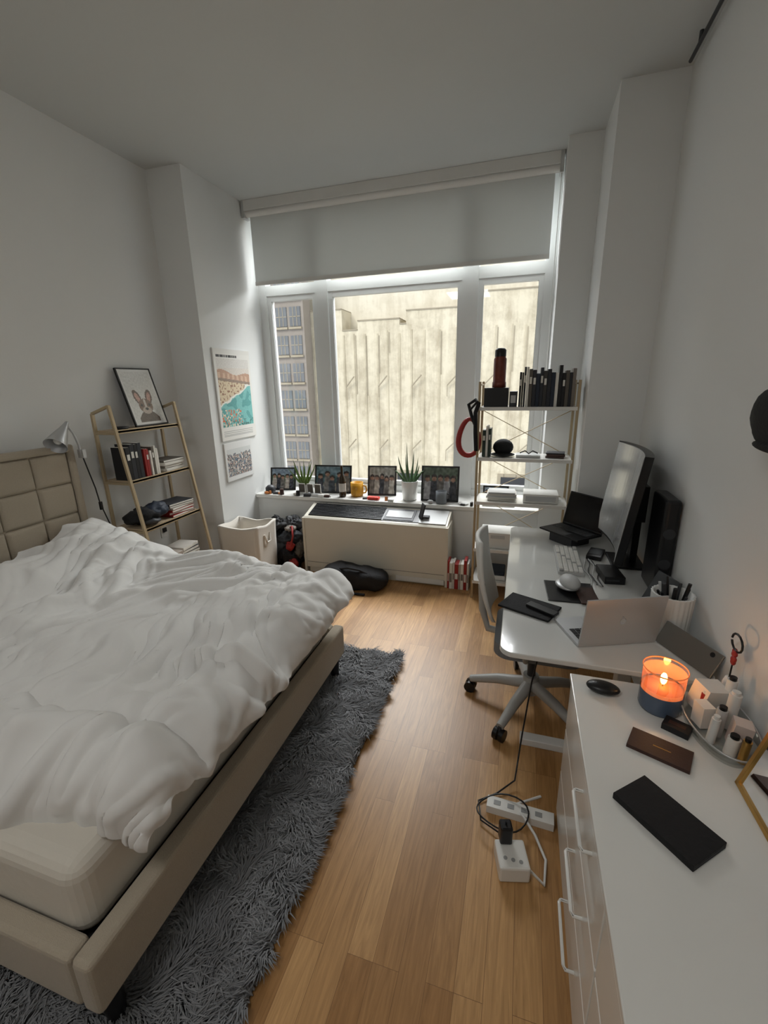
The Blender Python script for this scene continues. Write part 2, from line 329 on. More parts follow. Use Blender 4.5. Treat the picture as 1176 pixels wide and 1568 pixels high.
# ---------------- rug
rugm=mat("rug_pile",(124,125,127),.95,var=.5,vscale=7,sheen=.35);rugb=mat("rug_base",(60,60,62),.95)
b=B("shag_rug");b.bx(-2.7,-.72,.06,2.64,0.0,.010,rugb)
def tufts(n,x0,x1,y0,y1,L):
    px=rng.uniform(x0,x1,n);py=rng.uniform(y0,y1,n)
    th=np.array([noise.noise(Vector((a*3.2,c*3.2,0)))*4+noise.noise(Vector((a*10,c*10,4)))*3.4 for a,c in zip(px,py)])+rng.normal(0,.5,n)
    ln=L*rng.uniform(.7,1.3,n);le=ln*.8;hz=ln*rng.uniform(.4,.85,n)
    w=.0034
    ox,oy=-np.sin(th)*w,np.cos(th)*w
    v=np.zeros((n,5,3))
    v[:,0]=np.stack([px-ox,py-oy,np.full(n,.01)],1);v[:,1]=np.stack([px+ox,py+oy,np.full(n,.01)],1)
    mx,my=px+np.cos(th)*le*.35,py+np.sin(th)*le*.35
    v[:,2]=np.stack([mx+ox*.8,my+oy*.8,.01+hz*.75],1);v[:,3]=np.stack([mx-ox*.8,my-oy*.8,.01+hz*.75],1)
    v[:,4]=np.stack([px+np.cos(th)*le,py+np.sin(th)*le,.01+hz*.85],1)
    return v.reshape(-1,3)
V=np.concatenate([tufts(88000,-1.35,-.71,.0+.08,2.65,.066),tufts(14000,-2.4,-1.35,.08,.6,.055)])
n=len(V)//5
fs=[]
for k in range(n): o=5*k;fs.append((o,o+1,o+2,o+3));fs.append((o+3,o+2,o+4))
b.add([tuple(p) for p in V],fs,rugm,True);b.done()
# ---------------- ladder shelves (left wall)
b=B("ladder_shelf")
for y in(2.60,3.26):
    b.bar((-2.93,y,1.78),(-2.68,y,.0),.024,.020,gold);b.bar((-3.10,y,1.72),(-3.10,y,0),.024,.020,gold)
    b.bar((-3.10,y,1.72),(-2.93,y,1.775),.022,.02,gold)
    for z in(1.575,1.19,.80,.38): b.bar((-3.10,y,z),(-2.93+.14*(1.78-z),y,z),.02,.02,gold)
for z in(1.575,1.19,.80,.38):
    xe=-2.935+.14*(1.78-z);b.bx(-3.11,xe,2.612,3.248,z,z+.018,woodl);b.bx(xe-.012,xe,2.61,3.25,z-.008,z+.024,gold)
b.tube([(-3.1,2.6,.1),(-3.1,3.26,.36)],.004,gold,6);b.tube([(-3.1,3.26,.1),(-3.1,2.6,.36)],.004,gold,6)
b.done(.003)
cols=[mat("book_%d"%i,c,.6) for i,c in enumerate([(40,42,48),(60,58,55),(150,40,36),(205,200,192),(30,40,55),(90,84,76),(196,120,60),(225,222,214),(44,58,50),(120,112,104),(25,25,27),(170,160,150)])]
def bookrow(b,p,d,total,hmin,hmax,depth,pal,wmin=.015,wmax=.035,lean=0):
    d=Vector(d);q=Vector((-d.y,d.x,0));t=0;ang=math.atan2(d.y,d.x)
    while t<total-wmin:
        w=min(random.uniform(wmin,wmax),total-t);h=random.uniform(hmin,hmax);dd=depth*random.uniform(.85,1)
        c=Vector(p)+d*(t+w/2)+q*(dd/2)+Vector((0,0,h/2));mt=random.choice(pal)
        b.box(c,(w-.002,dd,h),mt,(0,0,ang));b.box(c+Vector((0,0,h/2-.006)),(w-.007,dd-.01,.0135),paper,(0,0,ang))
        if random.random()<.6:b.box(c-q*(dd/2)+Vector((0,0,h*.2)),(w*.6,.003,h*.18),paper if mt!=paper else dark,(0,0,ang))
        t+=w
def stack(b,c,n,sz,pal,rj=.3,t=(.015,.03),a0=0):
    z=c[2]
    for i in range(n):
        h=random.uniform(*t);a=a0+random.uniform(-rj,rj);k=random.uniform(.85,1)
        b.box((c[0],c[1],z+h/2),(sz[0]*k,sz[1]*k,h-.001),random.choice(pal),(0,0,a))
        b.box((c[0],c[1],z+h/2),(sz[0]*k+.002,sz[1]*k-.006,h*.7),paper,(0,0,a));z+=h
    return z
b=B("standing_books");bookrow(b,(-2.88,2.63,1.209),(0,1,0),.17,.23,.28,.15,[cols[0],cols[4],cols[10]],.03,.045);bookrow(b,(-2.88,2.80,1.209),(0,1,0),.06,.2,.24,.14,[cols[2]],.02,.03);bookrow(b,(-2.88,2.86,1.209),(0,1,0),.10,.2,.27,.14,[cols[7],cols[5],cols[7],cols[2]],.018,.026);b.done(.002)
b=B("stacked_books");stack(b,(-2.97,3.11,1.209),4,(.19,.25),[cols[5],cols[3],cols[0],cols[9]],.15,(.018,.03));b.done(.002)
b=B("stacked_magazines");z=stack(b,(-2.93,3.08,.819),6,(.22,.29),[cols[2],cols[3],cols[0],cols[9],cols[11],cols[3]],.2,(.014,.024));b.done(.002)
b=B("folded_dark_clothes");b.ell((-2.93,2.74,.895),(.14,.13,.07),blackm,32,crumple=.35,cs=9);b.ell((-2.88,2.82,.92),(.10,.11,.06),cols[4],32,crumple=.35,cs=9);b.ell((-2.82,2.72,.86),(.06,.08,.035),dark,24,crumple=.3);b.done()
b=B("low_shelf_box");b.bx(-3.05,-2.80,2.66,2.95,.399,.50,cols[3]);b.bx(-3.06,-2.79,2.65,2.96,.49,.52,cols[11]);b.done(.005)
b=B("low_shelf_books");stack(b,(-2.93,3.10,.399),4,(.22,.24),[cols[9],cols[0],cols[3]],.1,(.02,.035));b.done(.002)
b=B("small_dish");b.lathe((-2.98,2.72,1.594),[(.001,0),(.05,0),(.06,.02),(.055,.02),(.04,.008),(.001,.006)],dark);b.done()
def frame(b,P0,U,V,w,t,fm,back=True):
    nrm=U.cross(V).normalized();u=U.normalized();v=V.normalized();P0=Vector(P0)
    for a,c in((P0,P0+U),(P0+V,P0+U+V)): 
        d=v*w if a==P0 else -v*w;b.poly([a,c,c+d,a+d],fm,-nrm*t)
    for a,c in((P0,P0+V),(P0+U,P0+U+V)):
        d=u*w if a==P0 else -u*w;b.poly([a,c,c+d,a+d],fm,-nrm*t)
    if back:b.poly([P0+nrm*-.8*t,P0+U-nrm*.8*t,P0+U+V-nrm*.8*t,P0+V-nrm*.8*t],fm)
P0=Vector((-2.985,2.88,1.60));U=Vector((.0,.35,0));V=Vector((-.125,0,.46));nrm=U.cross(V).normalized()
b=B("dog_print_frame");frame(b,P0,U,V,.01,.018,black);o=b.done()
def dog(u,v):
    def el(cx,cy,rx,ry,a=0):
        x,y=u-cx,(v-cy)*1.3;ca,sa=math.cos(a),math.sin(a);X=x*ca+y*sa;Y=-x*sa+y*ca;return (X/rx)**2+(Y/ry)**2<1
    c=(214,214,210)
    if u<.08 or u>.92 or v<.06 or v>.94:return (224,224,221)
    if v<.27-(u-.5)**2*1.6 and .2<u<.8: c=(84,68,58)
    if el(.33,.50,.095,.17,.3) or el(.67,.50,.095,.17,-.3): c=(92,70,60)
    if el(.335,.49,.055,.12,.3) or el(.665,.49,.055,.12,-.3): c=(196,152,138)
    if el(.5,.34,.20,.17): c=(120,94,78)
    if el(.5,.36,.035,.16): c=(205,198,190)
    if el(.5,.265,.13,.085): c=(184,170,158)
    if el(.5,.29,.05,.03): c=(34,28,26)
    if el(.39,.36,.033,.03) or el(.61,.36,.033,.03): c=(20,16,16)
    n=noise.noise(Vector((u*30,v*30,0)))*18
    return tuple(max(0,min(255,q+n)) for q in c)
painted(o,P0+nrm*-.004,U,V,dog,60,80,pmg)
def poster(name,y0,y1,z0,z1,fn,nu,nv,fr):
    b=B(name);b.bx(-2.799,-2.785,y0,y1,z0,z1,fr);o=b.done(.001)
    painted(o,(-2.7845,y0+.005,z0+.005),(0,y1-y0-.01,0),(0,0,z1-z0-.01),fn,nu,nv,pm);return o
def beach(u,v):
    if v>.955: return (222,220,214)
    if v>.90: return (60,60,60) if .06<u<.62 and .915<v<.94 and noise.noise(Vector((u*60,1,0)))>-.25 else (226,224,218)
    if v<.15: return (165,165,162) if .05<u<.9 and (int(v*160)%3==0) and v<.11 and v>.03 else (226,224,218)
    if u<.05 or u>.95: return (226,224,218)
    n=noise.noise(Vector((u*8,v*11,2)));n2=noise.noise(Vector((u*30,v*34,6)));n3=noise.noise(Vector((u*60,v*60,16)))
    shore=.36+.26*u+.03*n         # shoreline rises to the right
    quay=.70-.06*u
    if v>.80: base=(214,210,204)                                   # pale sky
    elif v>quay:                                                    # pier buildings
        base=(206,176,152) if (int(u*16)%2 and v<quay+.06) else (186,150,128)
        if v>quay+.075+.02*math.sin(u*9): base=(214,206,196)
    elif v>quay-.03: base=(150,130,116)
    elif v>shore+.02 and u<.75+.3*(v-.5): base=(212,194,164) if n2<.25 else (150,112,92)
    elif v>shore: base=(226,226,218)                                # surf
    else: base=(120,186,182) if n>-.1 else (92,160,158)             # sea
    if v<.34 and u<.62 and n2>.12: base=(204,112,78) if n>0 else (230,214,190)   # parasols
    if v<.22 and n2<-.2: base=(70,112,104)
    return tuple(max(0,min(255,c+n3*14)) for c in base)
poster("beach_poster",3.68,4.27,1.38,2.25,beach,100,150,whitem)
def crowd(u,v):
    n=noise.noise(Vector((u*14,v*12,3)));n2=noise.noise(Vector((u*36,v*26,8)))
    if v>.84 or v<.12 or u<.05 or u>.95:return (222,222,220)
    g=v+.1*n
    if g>.70:return (206,208,206)
    if n2>.2:return (58,60,72)
    if n2<-.25:return (198,160,142)
    if n>.18:return (216,214,210)
    if n<-.25:return (104,128,146)
    return (146,148,146)
poster("crowd_photo_print",3.69,4.15,.97,1.355,crowd,90,70,whitem)
# hamper
b=B("laundry_hamper");x0,x1,y0,y1,h=-2.76,-2.34,3.42,3.76,.60;N=8
def hp(rowz,infl,x0=x0,x1=x1,y0=y0,y1=y1):
    pts=[];cs=[(x0,y0),(x1,y0),(x1,y1),(x0,y1)]
    for k in range(4):
        a=Vector((*cs[k],0));c=Vector((*cs[(k+1)%4],0));cen=Vector(((x0+x1)/2,(y0+y1)/2,0))
        for i in range(N):
            p=a.lerp(c,i/N);s=1+infl*(.5+noise.noise(Vector((p.x*6,p.y*6,rowz*7))))
            q=cen+(p-cen)*s;zz=rowz
            if rowz>h*.9: zz+=.03*noise.noise(Vector((p.x*5,p.y*5,2)))-.015*math.sin(math.pi*i/N)
            pts.append((q.x,q.y,zz))
    return pts
rows=[0,.1,.2,.3,.4,.5,.58,.60];vs=[]
for z in rows:vs+=hp(z,.06-.14*(1-z/h))
for z in(.60,.5,.35):vs+=hp(z,.0,x0+.012,x1-.012,y0+.012,y1-.012)
M_=4*N;R_=len(rows)+3
fs=[(i*M_+j,i*M_+(j+1)%M_,(i+1)*M_+(j+1)%M_,(i+1)*M_+j) for i in range(R_-1) for j in range(M_)]
b.add(vs,fs,canvas,True);b.add(vs[-M_:],[tuple(range(M_))],canvas);b.add(vs[:M_],[tuple(range(M_))],canvas)
b.tube([(x1+.005,y0+.12,.5),(x1+.02,y0+.14,.42),(x1+.02,y1-.14,.42),(x1+.005,y1-.12,.5)],.01,canvas,8)
b.done()
b=B("pile_of_clothes")
for i,(x,y,z,rx,ry,rz,mt) in enumerate([(-2.27,3.98,.17,.13,.12,.17,blackm),(-2.48,3.98,.22,.15,.13,.22,dark),(-2.24,3.86,.12,.08,.1,.12,blackm),(-2.26,3.93,.34,.11,.12,.10,cols[0]),(-2.44,3.98,.46,.14,.1,.08,cols[10]),(-2.28,4.02,.46,.11,.09,.08,dark),(-2.19,3.80,.08,.055,.05,.08,cols[2]),(-2.17,3.92,.22,.06,.08,.10,cols[5]),(-2.24,3.90,.45,.06,.06,.03,cols[9]),(-2.21,3.74,.05,.06,.07,.045,dark),(-2.23,3.84,.28,.05,.04,.06,cols[2])]):
    b.ell((x,y,z+.01),(rx,ry,rz),mt,48,(0,0,0),crumple=.5,cs=12)
b.tube([(-2.2,3.8,.3),(-2.16,3.78,.42),(-2.2,3.85,.5),(-2.27,3.9,.46)],.010,cols[2],8)
b.done()
b=B("black_duffel_bag")
N=36;vs=[]
for i in range(N+1):
    t=i/N*2-1;r=(1-abs(t)**5)**.5 if abs(t)<1 else 0
    for j in range(28):
        a=2*math.pi*j/28;ca,sa=math.cos(a),math.sin(a);ca=math.copysign(abs(ca)**.7,ca);sa=math.copysign(abs(sa)**.7,sa);k=1+.16*noise.noise(Vector((t*4,ca*1.8,sa*1.8)))
        vs.append((-1.46+t*.34,3.69+.135*r*ca*k,max(0.002,.09+.105*r*sa*k*(1.1-.25*t))))
b.add(vs,[(i*28+j,i*28+(j+1)%28,(i+1)*28+(j+1)%28,(i+1)*28+j) for i in range(N) for j in range(28)],blackm,True)
b.tube([(-1.6,3.62,.19),(-1.5,3.6,.22),(-1.38,3.6,.21),(-1.28,3.62,.16)],.01,blackm,8);b.tube([(-1.75,3.7,.06),(-1.85,3.75,.012),(-1.98,3.72,.012),(-1.85,3.6,.012),(-1.6,3.5,.012),(-1.3,3.5,.012)],.012,blackm,8);b.done()
b=B("red_magazine_stack")
xx=-.585
for wd,mt in((.018,cols[2]),(.03,cols[7]),(.02,cols[3]),(.035,red),(.02,cols[11]),(.03,cols[7]),(.028,cols[2]),(.02,cols[3])):
    hh=.25+random.random()*.05;b.bx(xx,xx+wd-.002,3.86,3.98,0,hh,mt);b.bx(xx+.004,xx+wd-.006,3.857,3.86,.06+random.random()*.05,.16,cols[7] if mt in(red,cols[2]) else cols[9]);xx+=wd
b.done(.002)
# ---------------- right wire shelf
b=B("metal_bookshelf");sx0,sx1,sy0,sy1=-.34,.40,3.74,4.06
for x in(sx0,sx1):
    for y in(sy0,sy1): b.bx(x-.010,x+.010,y-.010,y+.010,0,1.90,gold)
    for z in(1.88,1.68,1.27,.89,.46,.15): b.bx(x-.008,x+.008,sy0,sy1,z-.012,z,gold)
for z in(1.68,1.27,.89,.46,.15):
    b.bx(sx0,sx1,sy0,sy1,z,z+.018,white);b.bx(sx0,sx1,sy0-.012,sy0,z-.006,z+.022,white)
for za,zb2 in((1.66,1.27),(1.27,.89),(.89,.46)):
    b.tube([(sx0,sy1+.005,za),(sx1,sy1+.005,zb2)],.004,gold,6);b.tube([(sx1,sy1+.005,za),(sx0,sy1+.005,zb2)],.004,gold,6)
b.done(.002)
b=B("books_upright");bookrow(b,(-.04,3.78,1.70),(1,0,0),.42,.24,.31,.17,[cols[10],cols[0],cols[7],cols[0],cols[4],cols[9],cols[5],cols[10],cols[1]],.016,.03);b.done(.0015)
b=B("black_storage_box");b.bx(-.31,-.12,3.80,3.98,1.70,1.85,black);b.bx(-.11,-.05,3.80,3.95,1.70,1.82,dark);b.bx(-.1,-.06,3.795,3.80,1.73,1.79,lgrey);b.done(.006)
b=B("dark_red_bottle");b.lathe((-.2,3.88,1.851),[(0.001,0),(.055,0),(.055,.04),(.05,.045),(.05,.22),(.042,.235),(.042,.29),(.001,.295)],mat("red_label",(110,52,40),.35,var=.7,vscale=22));b.lathe((-.2,3.88,2.09),[(.044,0),(.044,.05),(.03,.065),(.001,.066)],black);b.done()
b=B("book_trio");bookrow(b,(-.31,3.80,1.29),(1,0,0),.08,.22,.27,.16,[cols[4],cols[8],cols[7]],.02,.03);b.done(.001)
b=B("black_cap");b.ell((-.14,3.9,1.36),(.085,.075,.07),blackm);b.ell((-.14,3.86,1.305),(.10,.1,.012),blackm);b.done()
b=B("sunglasses_tray");b.bx(-.03,.16,3.80,3.95,1.29,1.31,lgrey);b.tube([(0,3.83,1.325),(.04,3.82,1.345),(.07,3.83,1.32),(.1,3.82,1.345),(.14,3.83,1.325)],.006,black,6);b.done(.003)
b=B("small_notebooks");stack(b,(.28,3.88,1.29),3,(.16,.13),[dark,brown,paper],.15,(.01,.018));b.done(.002)
b=B("paper_stack");stack(b,(-.13,3.89,.91),6,(.26,.2),[paper,paper,cols[3],lgrey],.12,(.008,.016));b.done(.001)
b=B("white_organizer_box");b.bx(.05,.33,3.79,4.0,.91,.985,white);b.bx(.07,.31,3.785,3.79,.925,.97,lgrey);b.done(.004)
b=B("white_storage_bin");b.bx(-.29,.02,3.78,4.02,.48,.62,white);b.bx(-.2,-.08,3.775,3.78,.57,.6,lgrey);b.done(.006)
b=B("folded_cloth");b.bx(-.3,-.05,3.78,4.02,.17,.215,whitem);b.bx(-.29,-.06,3.79,4.0,.215,.25,cols[4]);b.done(.012,3)
b=B("hanging_red_strap")
pts=[(-.42+.085*math.cos(a)*(1)-.01*math.sin(2*a),3.80+.02*math.sin(a),1.45+.15*math.sin(a)) for a in np.linspace(.9,2*math.pi+.3,28)]
b.tube(pts,[.014+.010*math.sin(math.pi*i/27) for i in range(28)],red,10)
b.tube([(-.345,3.72,1.72),(-.37,3.74,1.76),(-.43,3.78,1.72),(-.40,3.78,1.62),(-.37,3.78,1.55)],.014,blackm,8);b.tube([(-.34,3.72,1.74),(-.365,3.70,1.66),(-.36,3.7,1.5),(-.35,3.71,1.35)],.016,blackm,8);b.tube([(-.35,3.71,1.75),(-.41,3.73,1.68),(-.38,3.72,1.58)],.01,blackm,8);b.done()
# ---------------- sill items
def photo(seed,pal):
    def fn(u,v):
        n=noise.noise(Vector((u*5,v*4,seed)));n2=noise.noise(Vector((u*13,v*11,seed+4)))
        c=pal[0] if v>.62+n*.2 else pal[1] if v>.35 else pal[2]
        for k in range(5):
            h=noise.noise(Vector((k*3.3,seed,1)))*.12
            cx=.16+.17*k+h*.3;hy=.60+h
            if (u-cx)**2*9+(v-hy)**2*10<.035:c=(176,138,118)
            elif (u-cx)**2*9+(v-hy-.06)**2*10<.05 and v>hy:c=(50,38,32)
            elif abs(u-cx)<.075+.05*(hy-v) and v<hy-.05 and v>.04:c=[pal[3],(60,64,74),(120,116,112)][(k+int(seed))%3]
        return tuple(max(0,min(255,q*.85+n2*45)) for q in c)
    return fn
pals=[((150,170,190),(90,120,90),(70,90,60),(200,190,180)),((120,150,165),(70,110,115),(160,155,140),(60,70,80)),((180,180,172),(120,100,90),(50,50,55),(200,195,185)),((90,110,90),(110,110,110),(40,50,40),(190,190,195)),((160,180,200),(120,130,140),(90,80,70),(210,200,190))]
def pframe(x0,y0,x1,y1,h,pi,name="framed_photo",lean=.07):
    P0=Vector((x0,y0,.742));U=Vector((x1-x0,y1-y0,0));q=Vector((-U.y,U.x,0)).normalized();V=Vector((0,0,h))+q*lean
    b=B(name);frame(b,P0,U,V,.016,.014,black);n=U.cross(V).normalized();m_=P0+U*.5
    b.bar(m_+V*.6-n*.014,Vector(((m_+q*.11).x,(m_+q*.11).y,.746)),.03,.004,black)
    o=b.done();painted(o,P0-n*.005,U,V,photo(pi*7.3,pals[pi%5]),60,42,pmg)
pframe(-2.73,4.36,-2.44,4.42,.25,0);pframe(-2.17,4.36,-1.75,4.40,.30,1);pframe(-1.55,4.38,-1.24,4.42,.31,2);pframe(-.94,4.28,-.56,4.30,.35,3);pframe(-.33,4.42,-.08,4.44,.15,4,lean=.03)
b=B("potted_succulent");b.lathe((-2.28,4.34,.74),[(.001,0),(.045,0),(.055,.09),(.06,.1),(.052,.1),(.05,.085),(.001,.085)],mat("clay_grey",(170,166,160),.6))
for i in range(13):
    a=i*2.4;r=.05+.006*i;b.leaf((-2.28+.015*math.cos(a),4.34+.015*math.sin(a),.82),(-2.28+r*1.5*math.cos(a),4.34+r*math.sin(a),1.0+.12*random.random()),(0.01*math.cos(a),0,0),.022,green2)
b.done()
b=B("mini_photo_cards")
for i,(x,r) in enumerate(((-2.27,.1),(-2.17,-.1),(-2.08,.05))): b.box((x,4.26,.805),(.075,.006,.12),whitem,(.1,0,r));b.box((x,4.255,.81),(.06,.006,.09),cols[5],(.1,0,r))
b.done()
b=B("dark_glass_bottle");b.lathe((-1.79,4.26,.74),[(.001,0),(.036,0),(.038,.02),(.038,.17),(.03,.21),(.014,.24),(.013,.32),(.017,.325),(.017,.34),(.001,.34)],mat("amber_glass",(50,36,18),.12));b.lathe((-1.79,4.26,.80),[(.0385,0),(.0385,.09)],cols[3]);b.done()
b=B("coffee_mug");b.lathe((-1.65,4.33,.74),[(.001,0),(.062,0),(.068,.02),(.068,.15),(.063,.15),(.06,.02),(.001,.015)],yellow);b.tube([(-1.585,4.33,.86),(-1.55,4.33,.85),(-1.54,4.33,.81),(-1.555,4.33,.78),(-1.585,4.33,.775)],.009,yellow,8);b.done()
b=B("potted_aloe");cx,cy=-1.06,4.30
b.lathe((cx,cy,.74),[(.001,0),(.06,0),(.075,.01),(.085,.19),(.088,.2),(.078,.2),(.075,.17),(.001,.17)],ceram);b.lathe((cx,cy,.90),[(.001,0.01),(.074,.01)],soil)
for dx,dy,hh,bd in((-.16,.0,.28,.04),(-.06,.02,.30,.0),(-.03,-.03,.42,-.02),(.05,.02,.33,.02),(.14,-.03,.20,.03),(.10,.05,.26,0),(-.12,-.05,.18,.03),(.19,.02,.13,.05),(-.22,.03,.12,.05)):
    b.leaf((cx+dx*.15,cy+dy*.15,.9),(cx+dx*.75,cy+dy,.91+hh),(dx*.15,0,bd),.018,greenl)
b.done()
b=B("grey_mug");b.lathe((-.72,4.23,.74),[(.001,0),(.05,0),(.055,.02),(.055,.125),(.05,.125),(.047,.02),(.001,.015)],mat("grey_glaze",(120,125,130),.4));b.tube([(-.665,4.23,.84),(-.64,4.23,.83),(-.64,4.23,.79),(-.665,4.23,.775)],.007,dark,8);b.done()
b=B("red_pill_case");b.bx(-1.49,-1.36,4.18,4.24,.742,.775,mat("bright_red",(214,64,50),.35));b.done(.014,3)
b=B("sill_trinkets")
random.seed(3)
for i in range(40):
    x=random.uniform(-2.72,-.35);y=random.uniform(4.175,4.215)
    if any(abs(x-q)<w_ for q,w_ in((-1.42,.1),(-.72,.09),(-1.06,.12),(-1.79,.06),(-1.65,.1))):continue
    s=random.uniform(.02,.05);k=random.random();mt=random.choice([dark,lgrey,ceram,brown,cols[6],black,silver,cols[3]])
    if k<.4:b.box((x,y,.741+s*.3),(s*1.6,s*.8,s*.6),mt,(0,0,random.uniform(-.3,.3)))
    elif k<.7:b.lathe((x,y,.741),[(.001,0),(s*.5,0),(s*.45,s*1.3),(.001,s*1.3)],mt,14)
    else:b.ell((x,y,.741+s*.4),(s*.7,s*.4,s*.4),mt,12)
b.done(.002)
b=B("saucer");b.lathe((-.50,4.24,.74),[(.001,0),(.04,0),(.055,.015),(.052,.017),(.035,.005),(.001,.004)],ceram);b.done()
b=B("stapled_papers");b.box((-.17,4.3,.748),(.3,.16,.012),paper,(0,0,.05));b.done(.001)
b=B("dark_speaker");b.lathe((-2.66,4.25,.74),[(.001,0),(.05,0),(.055,.02),(.055,.06),(.03,.085),(.001,.09)],dark);b.done()
# ---------------- desk
b=B("standing_desk");dx0,dx1,dy0,dy1=-.03,.80,1.76,3.58
def rrect(x0,x1,y0,y1,r,z,n=8):
    pts=[]
    for cx,cy,a0 in((x1-r,y1-r,0),(x0+r,y1-r,90),(x0+r,y0+r,180),(x1-r,y0+r,270)):
        for i in range(n+1):
            a=math.radians(a0+90*i/n);pts.append((cx+r*math.cos(a),cy+r*math.sin(a),z))
    return pts
glossw=mat("gloss_white_desktop",(212,213,210),.12,coat=.6)
b.poly(rrect(dx0,dx1,dy0,dy1,.06,.735),glossw,(0,0,.025))
for y in(2.1,3.3): b.bx(.52,.58,y-.04,y+.04,.04,.71,whitem);b.bx(.10,.74,y-.03,y+.03,0,.04,whitem);b.bx(.15,.7,y-.02,y+.02,.70,.735,whitem)
b.bx(.53,.57,2.1,3.3,.66,.71,whitem);b.done(.004)
b=B("monitor")
scr=mat("glossy_screen",(205,207,209),.22,metal=.6)  # switched-off display; pale silver colour stands in for the window's reflection
n=14
bl=Vector((.585,0,.87));tl=Vector((.665,0,1.50));ya,yb=2.64,3.34
def mp_(s,t,off):
    y=ya+(yb-ya)*s;c=-.05*(1-(2*s-1)**2);p=bl.lerp(tl,t);return (p.x-c*1+off-.03,y,p.z-off*.12)
def sheetv(off,t0,t1,s0,s1): return [mp_(s0+(s1-s0)*i/n,t,off) for t in(t0,t1) for i in range(n+1)]
for off0,off1,t0,t1,s0,s1,mt in((0.004,.05,0,1,0,1,black),(.0,.006,.02,.99,.012,.988,scr)):
    A=sheetv(off0,t0,t1,s0,s1);C=sheetv(off1,t0,t1,s0,s1);k=n+1
    fs=[(i,i+1,k+i+1,k+i) for i in range(n)]+[(2*k+i,3*k+i,3*k+i+1,2*k+i+1) for i in range(n)]+[(i,2*k+i,2*k+i+1,i+1) for i in range(n)]+[(k+i,k+i+1,3*k+i+1,3*k+i) for i in range(n)]+[(0,k,3*k,2*k),(n,2*k+n,3*k+n,k+n)]
    b.add(A+C,fs,mt)
b.box((.72,2.99,1.18),(.05,.26,.22),black);b.bx(.71,.75,2.95,3.03,.77,1.2,black);b.bx(.60,.79,2.86,3.12,.76,.775,black);b.done(.004)
b=B("computer_speaker_tower");b.bx(.735,.81,2.50,2.76,.76,1.30,black);b.cyl((.77,2.498,1.12),(.77,2.502,1.12),.028,dark);b.cyl((.77,2.498,.95),(.77,2.502,.95),.028,dark);b.done(.02,4)
def laptop(name,c,yaw,w,d,lid,ang,mb,ms,z,keys=True,logo=False):
    b=B(name);T=Matrix.Translation((c[0],c[1],z))@Matrix.Rotation(yaw,4,'Z');b.T=T
    b.bx(-w/2,w/2,-d/2,d/2,0,.012,mb)
    if keys:
        for i in range(13):
            for j in range(5): b.bx(-w/2+.02+i*(w-.04)/13,-w/2+.02+(i+.85)*(w-.04)/13,d/2-.03-(j+.85)*.02,d/2-.03-j*.02,.012,.0145,black if mb!=black else dark)
        b.bx(-.05,.05,-d/2+.015,-d/2+.08,.012,.0128,dark if mb==black else lgrey)
    b.T=T@Matrix.Translation((0,d/2,.012))@Matrix.Rotation(ang,4,'X')
    b.bx(-w/2,w/2,-.004,.003,0,lid,mb);b.bx(-w/2+.008,w/2-.008,-.0055,-.004,.012,lid-.008,ms)
    if logo: b.ell((0,.0035,lid*.5),(.014,.001,.018),chrome,14);b.ell((.005,.0035,lid*.5+.022),(.004,.001,.007),chrome,10)
    b.T=Matrix.Identity(4)
    return b
scrb=mat("dark_screen",(14,15,18),.12)
b=laptop("black_laptop",(.385,3.31),math.radians(-47),.35,.24,.25,math.radians(-14),black,scrb,.83)
b.box((.385,3.31,.795),(.2,.18,.07),dark,(0,0,math.radians(-47)));b.done(.003)
b=B("keyboard");b.bx(.27,.42,2.68,3.14,.76,.778,lgrey)
for i in range(17):
    for j in range(5):
        b.bx(.278+j*.028,.278+j*.028+.024,2.688+i*.0265,2.688+i*.0265+.023,.778,.788,white if (i*7+j*3)%11 else grey)
b.done(.002)
b=B("black_desk_mat");b.box((.32,2.44,.763),(.26,.26,.006),black,(0,0,.05));b.box((.40,2.40,.770),(.1,.2,.008),brown,(0,0,.1));b.done(.003)
b=B("computer_mouse");b.ell((.315,2.46,.812),(.052,.075,.042),lgrey,24,(0,0,.3));b.ell((.30,2.47,.792),(.058,.078,.018),silver,24,(0,0,.3));b.done()
b=B("docking_hub");b.box((.56,2.70,.785),(.11,.19,.045),black,(0,0,.12));b.box((.56,2.604,.785),(.07,.003,.01),dark,(0,0,.12));b.done(.008,3)
b=B("desk_phone_black");b.box((.53,3.05,.775),(.09,.17,.028),black,(0,0,-.3));b.box((.53,3.05,.7905),(.07,.1,.003),dark,(0,0,-.3));b.done(.006)
b=B("charging_cables")
for sgn in range(4):
    pts=[(.44+.02*sgn+.012*math.sin(t*2+sgn),2.55+t*.10,.766+.008*abs(math.sin(t*3+sgn))) for t in np.linspace(0,4,16)];b.tube(pts,.0035,black if sgn%2 else lgrey,6)
b.done()
b=B("notebook");b.box((.10,2.20,.767),(.27,.18,.012),blackm,(0,0,math.radians(-24)));b.box((.10,2.20,.766),(.266,.176,.006),paper,(0,0,math.radians(-24)));b.box((.16,2.16,.781),(.16,.05,.015),black,(0,0,math.radians(-34)));b.done(.003)
b=laptop("silver_laptop",(.425,2.055),math.radians(22)+math.pi,.36,.235,.235,math.radians(-8),silver,scrb,.762,logo=True);b.done(.003)
b=B("grey_tablet");b.T=Matrix.Translation((.70,1.90,.762))@Matrix.Rotation(math.radians(-62),4,'Z')@Matrix.Rotation(math.radians(-28),4,'X')
b.bx(-.14,.14,0,.009,.004,.11,mat("space_grey",(112,110,105),.4,metal=.5));b.cyl((.1,-.001,.09),(.1,.001,.09),.010,black);b.T=Matrix.Identity(4);b.done(.003)
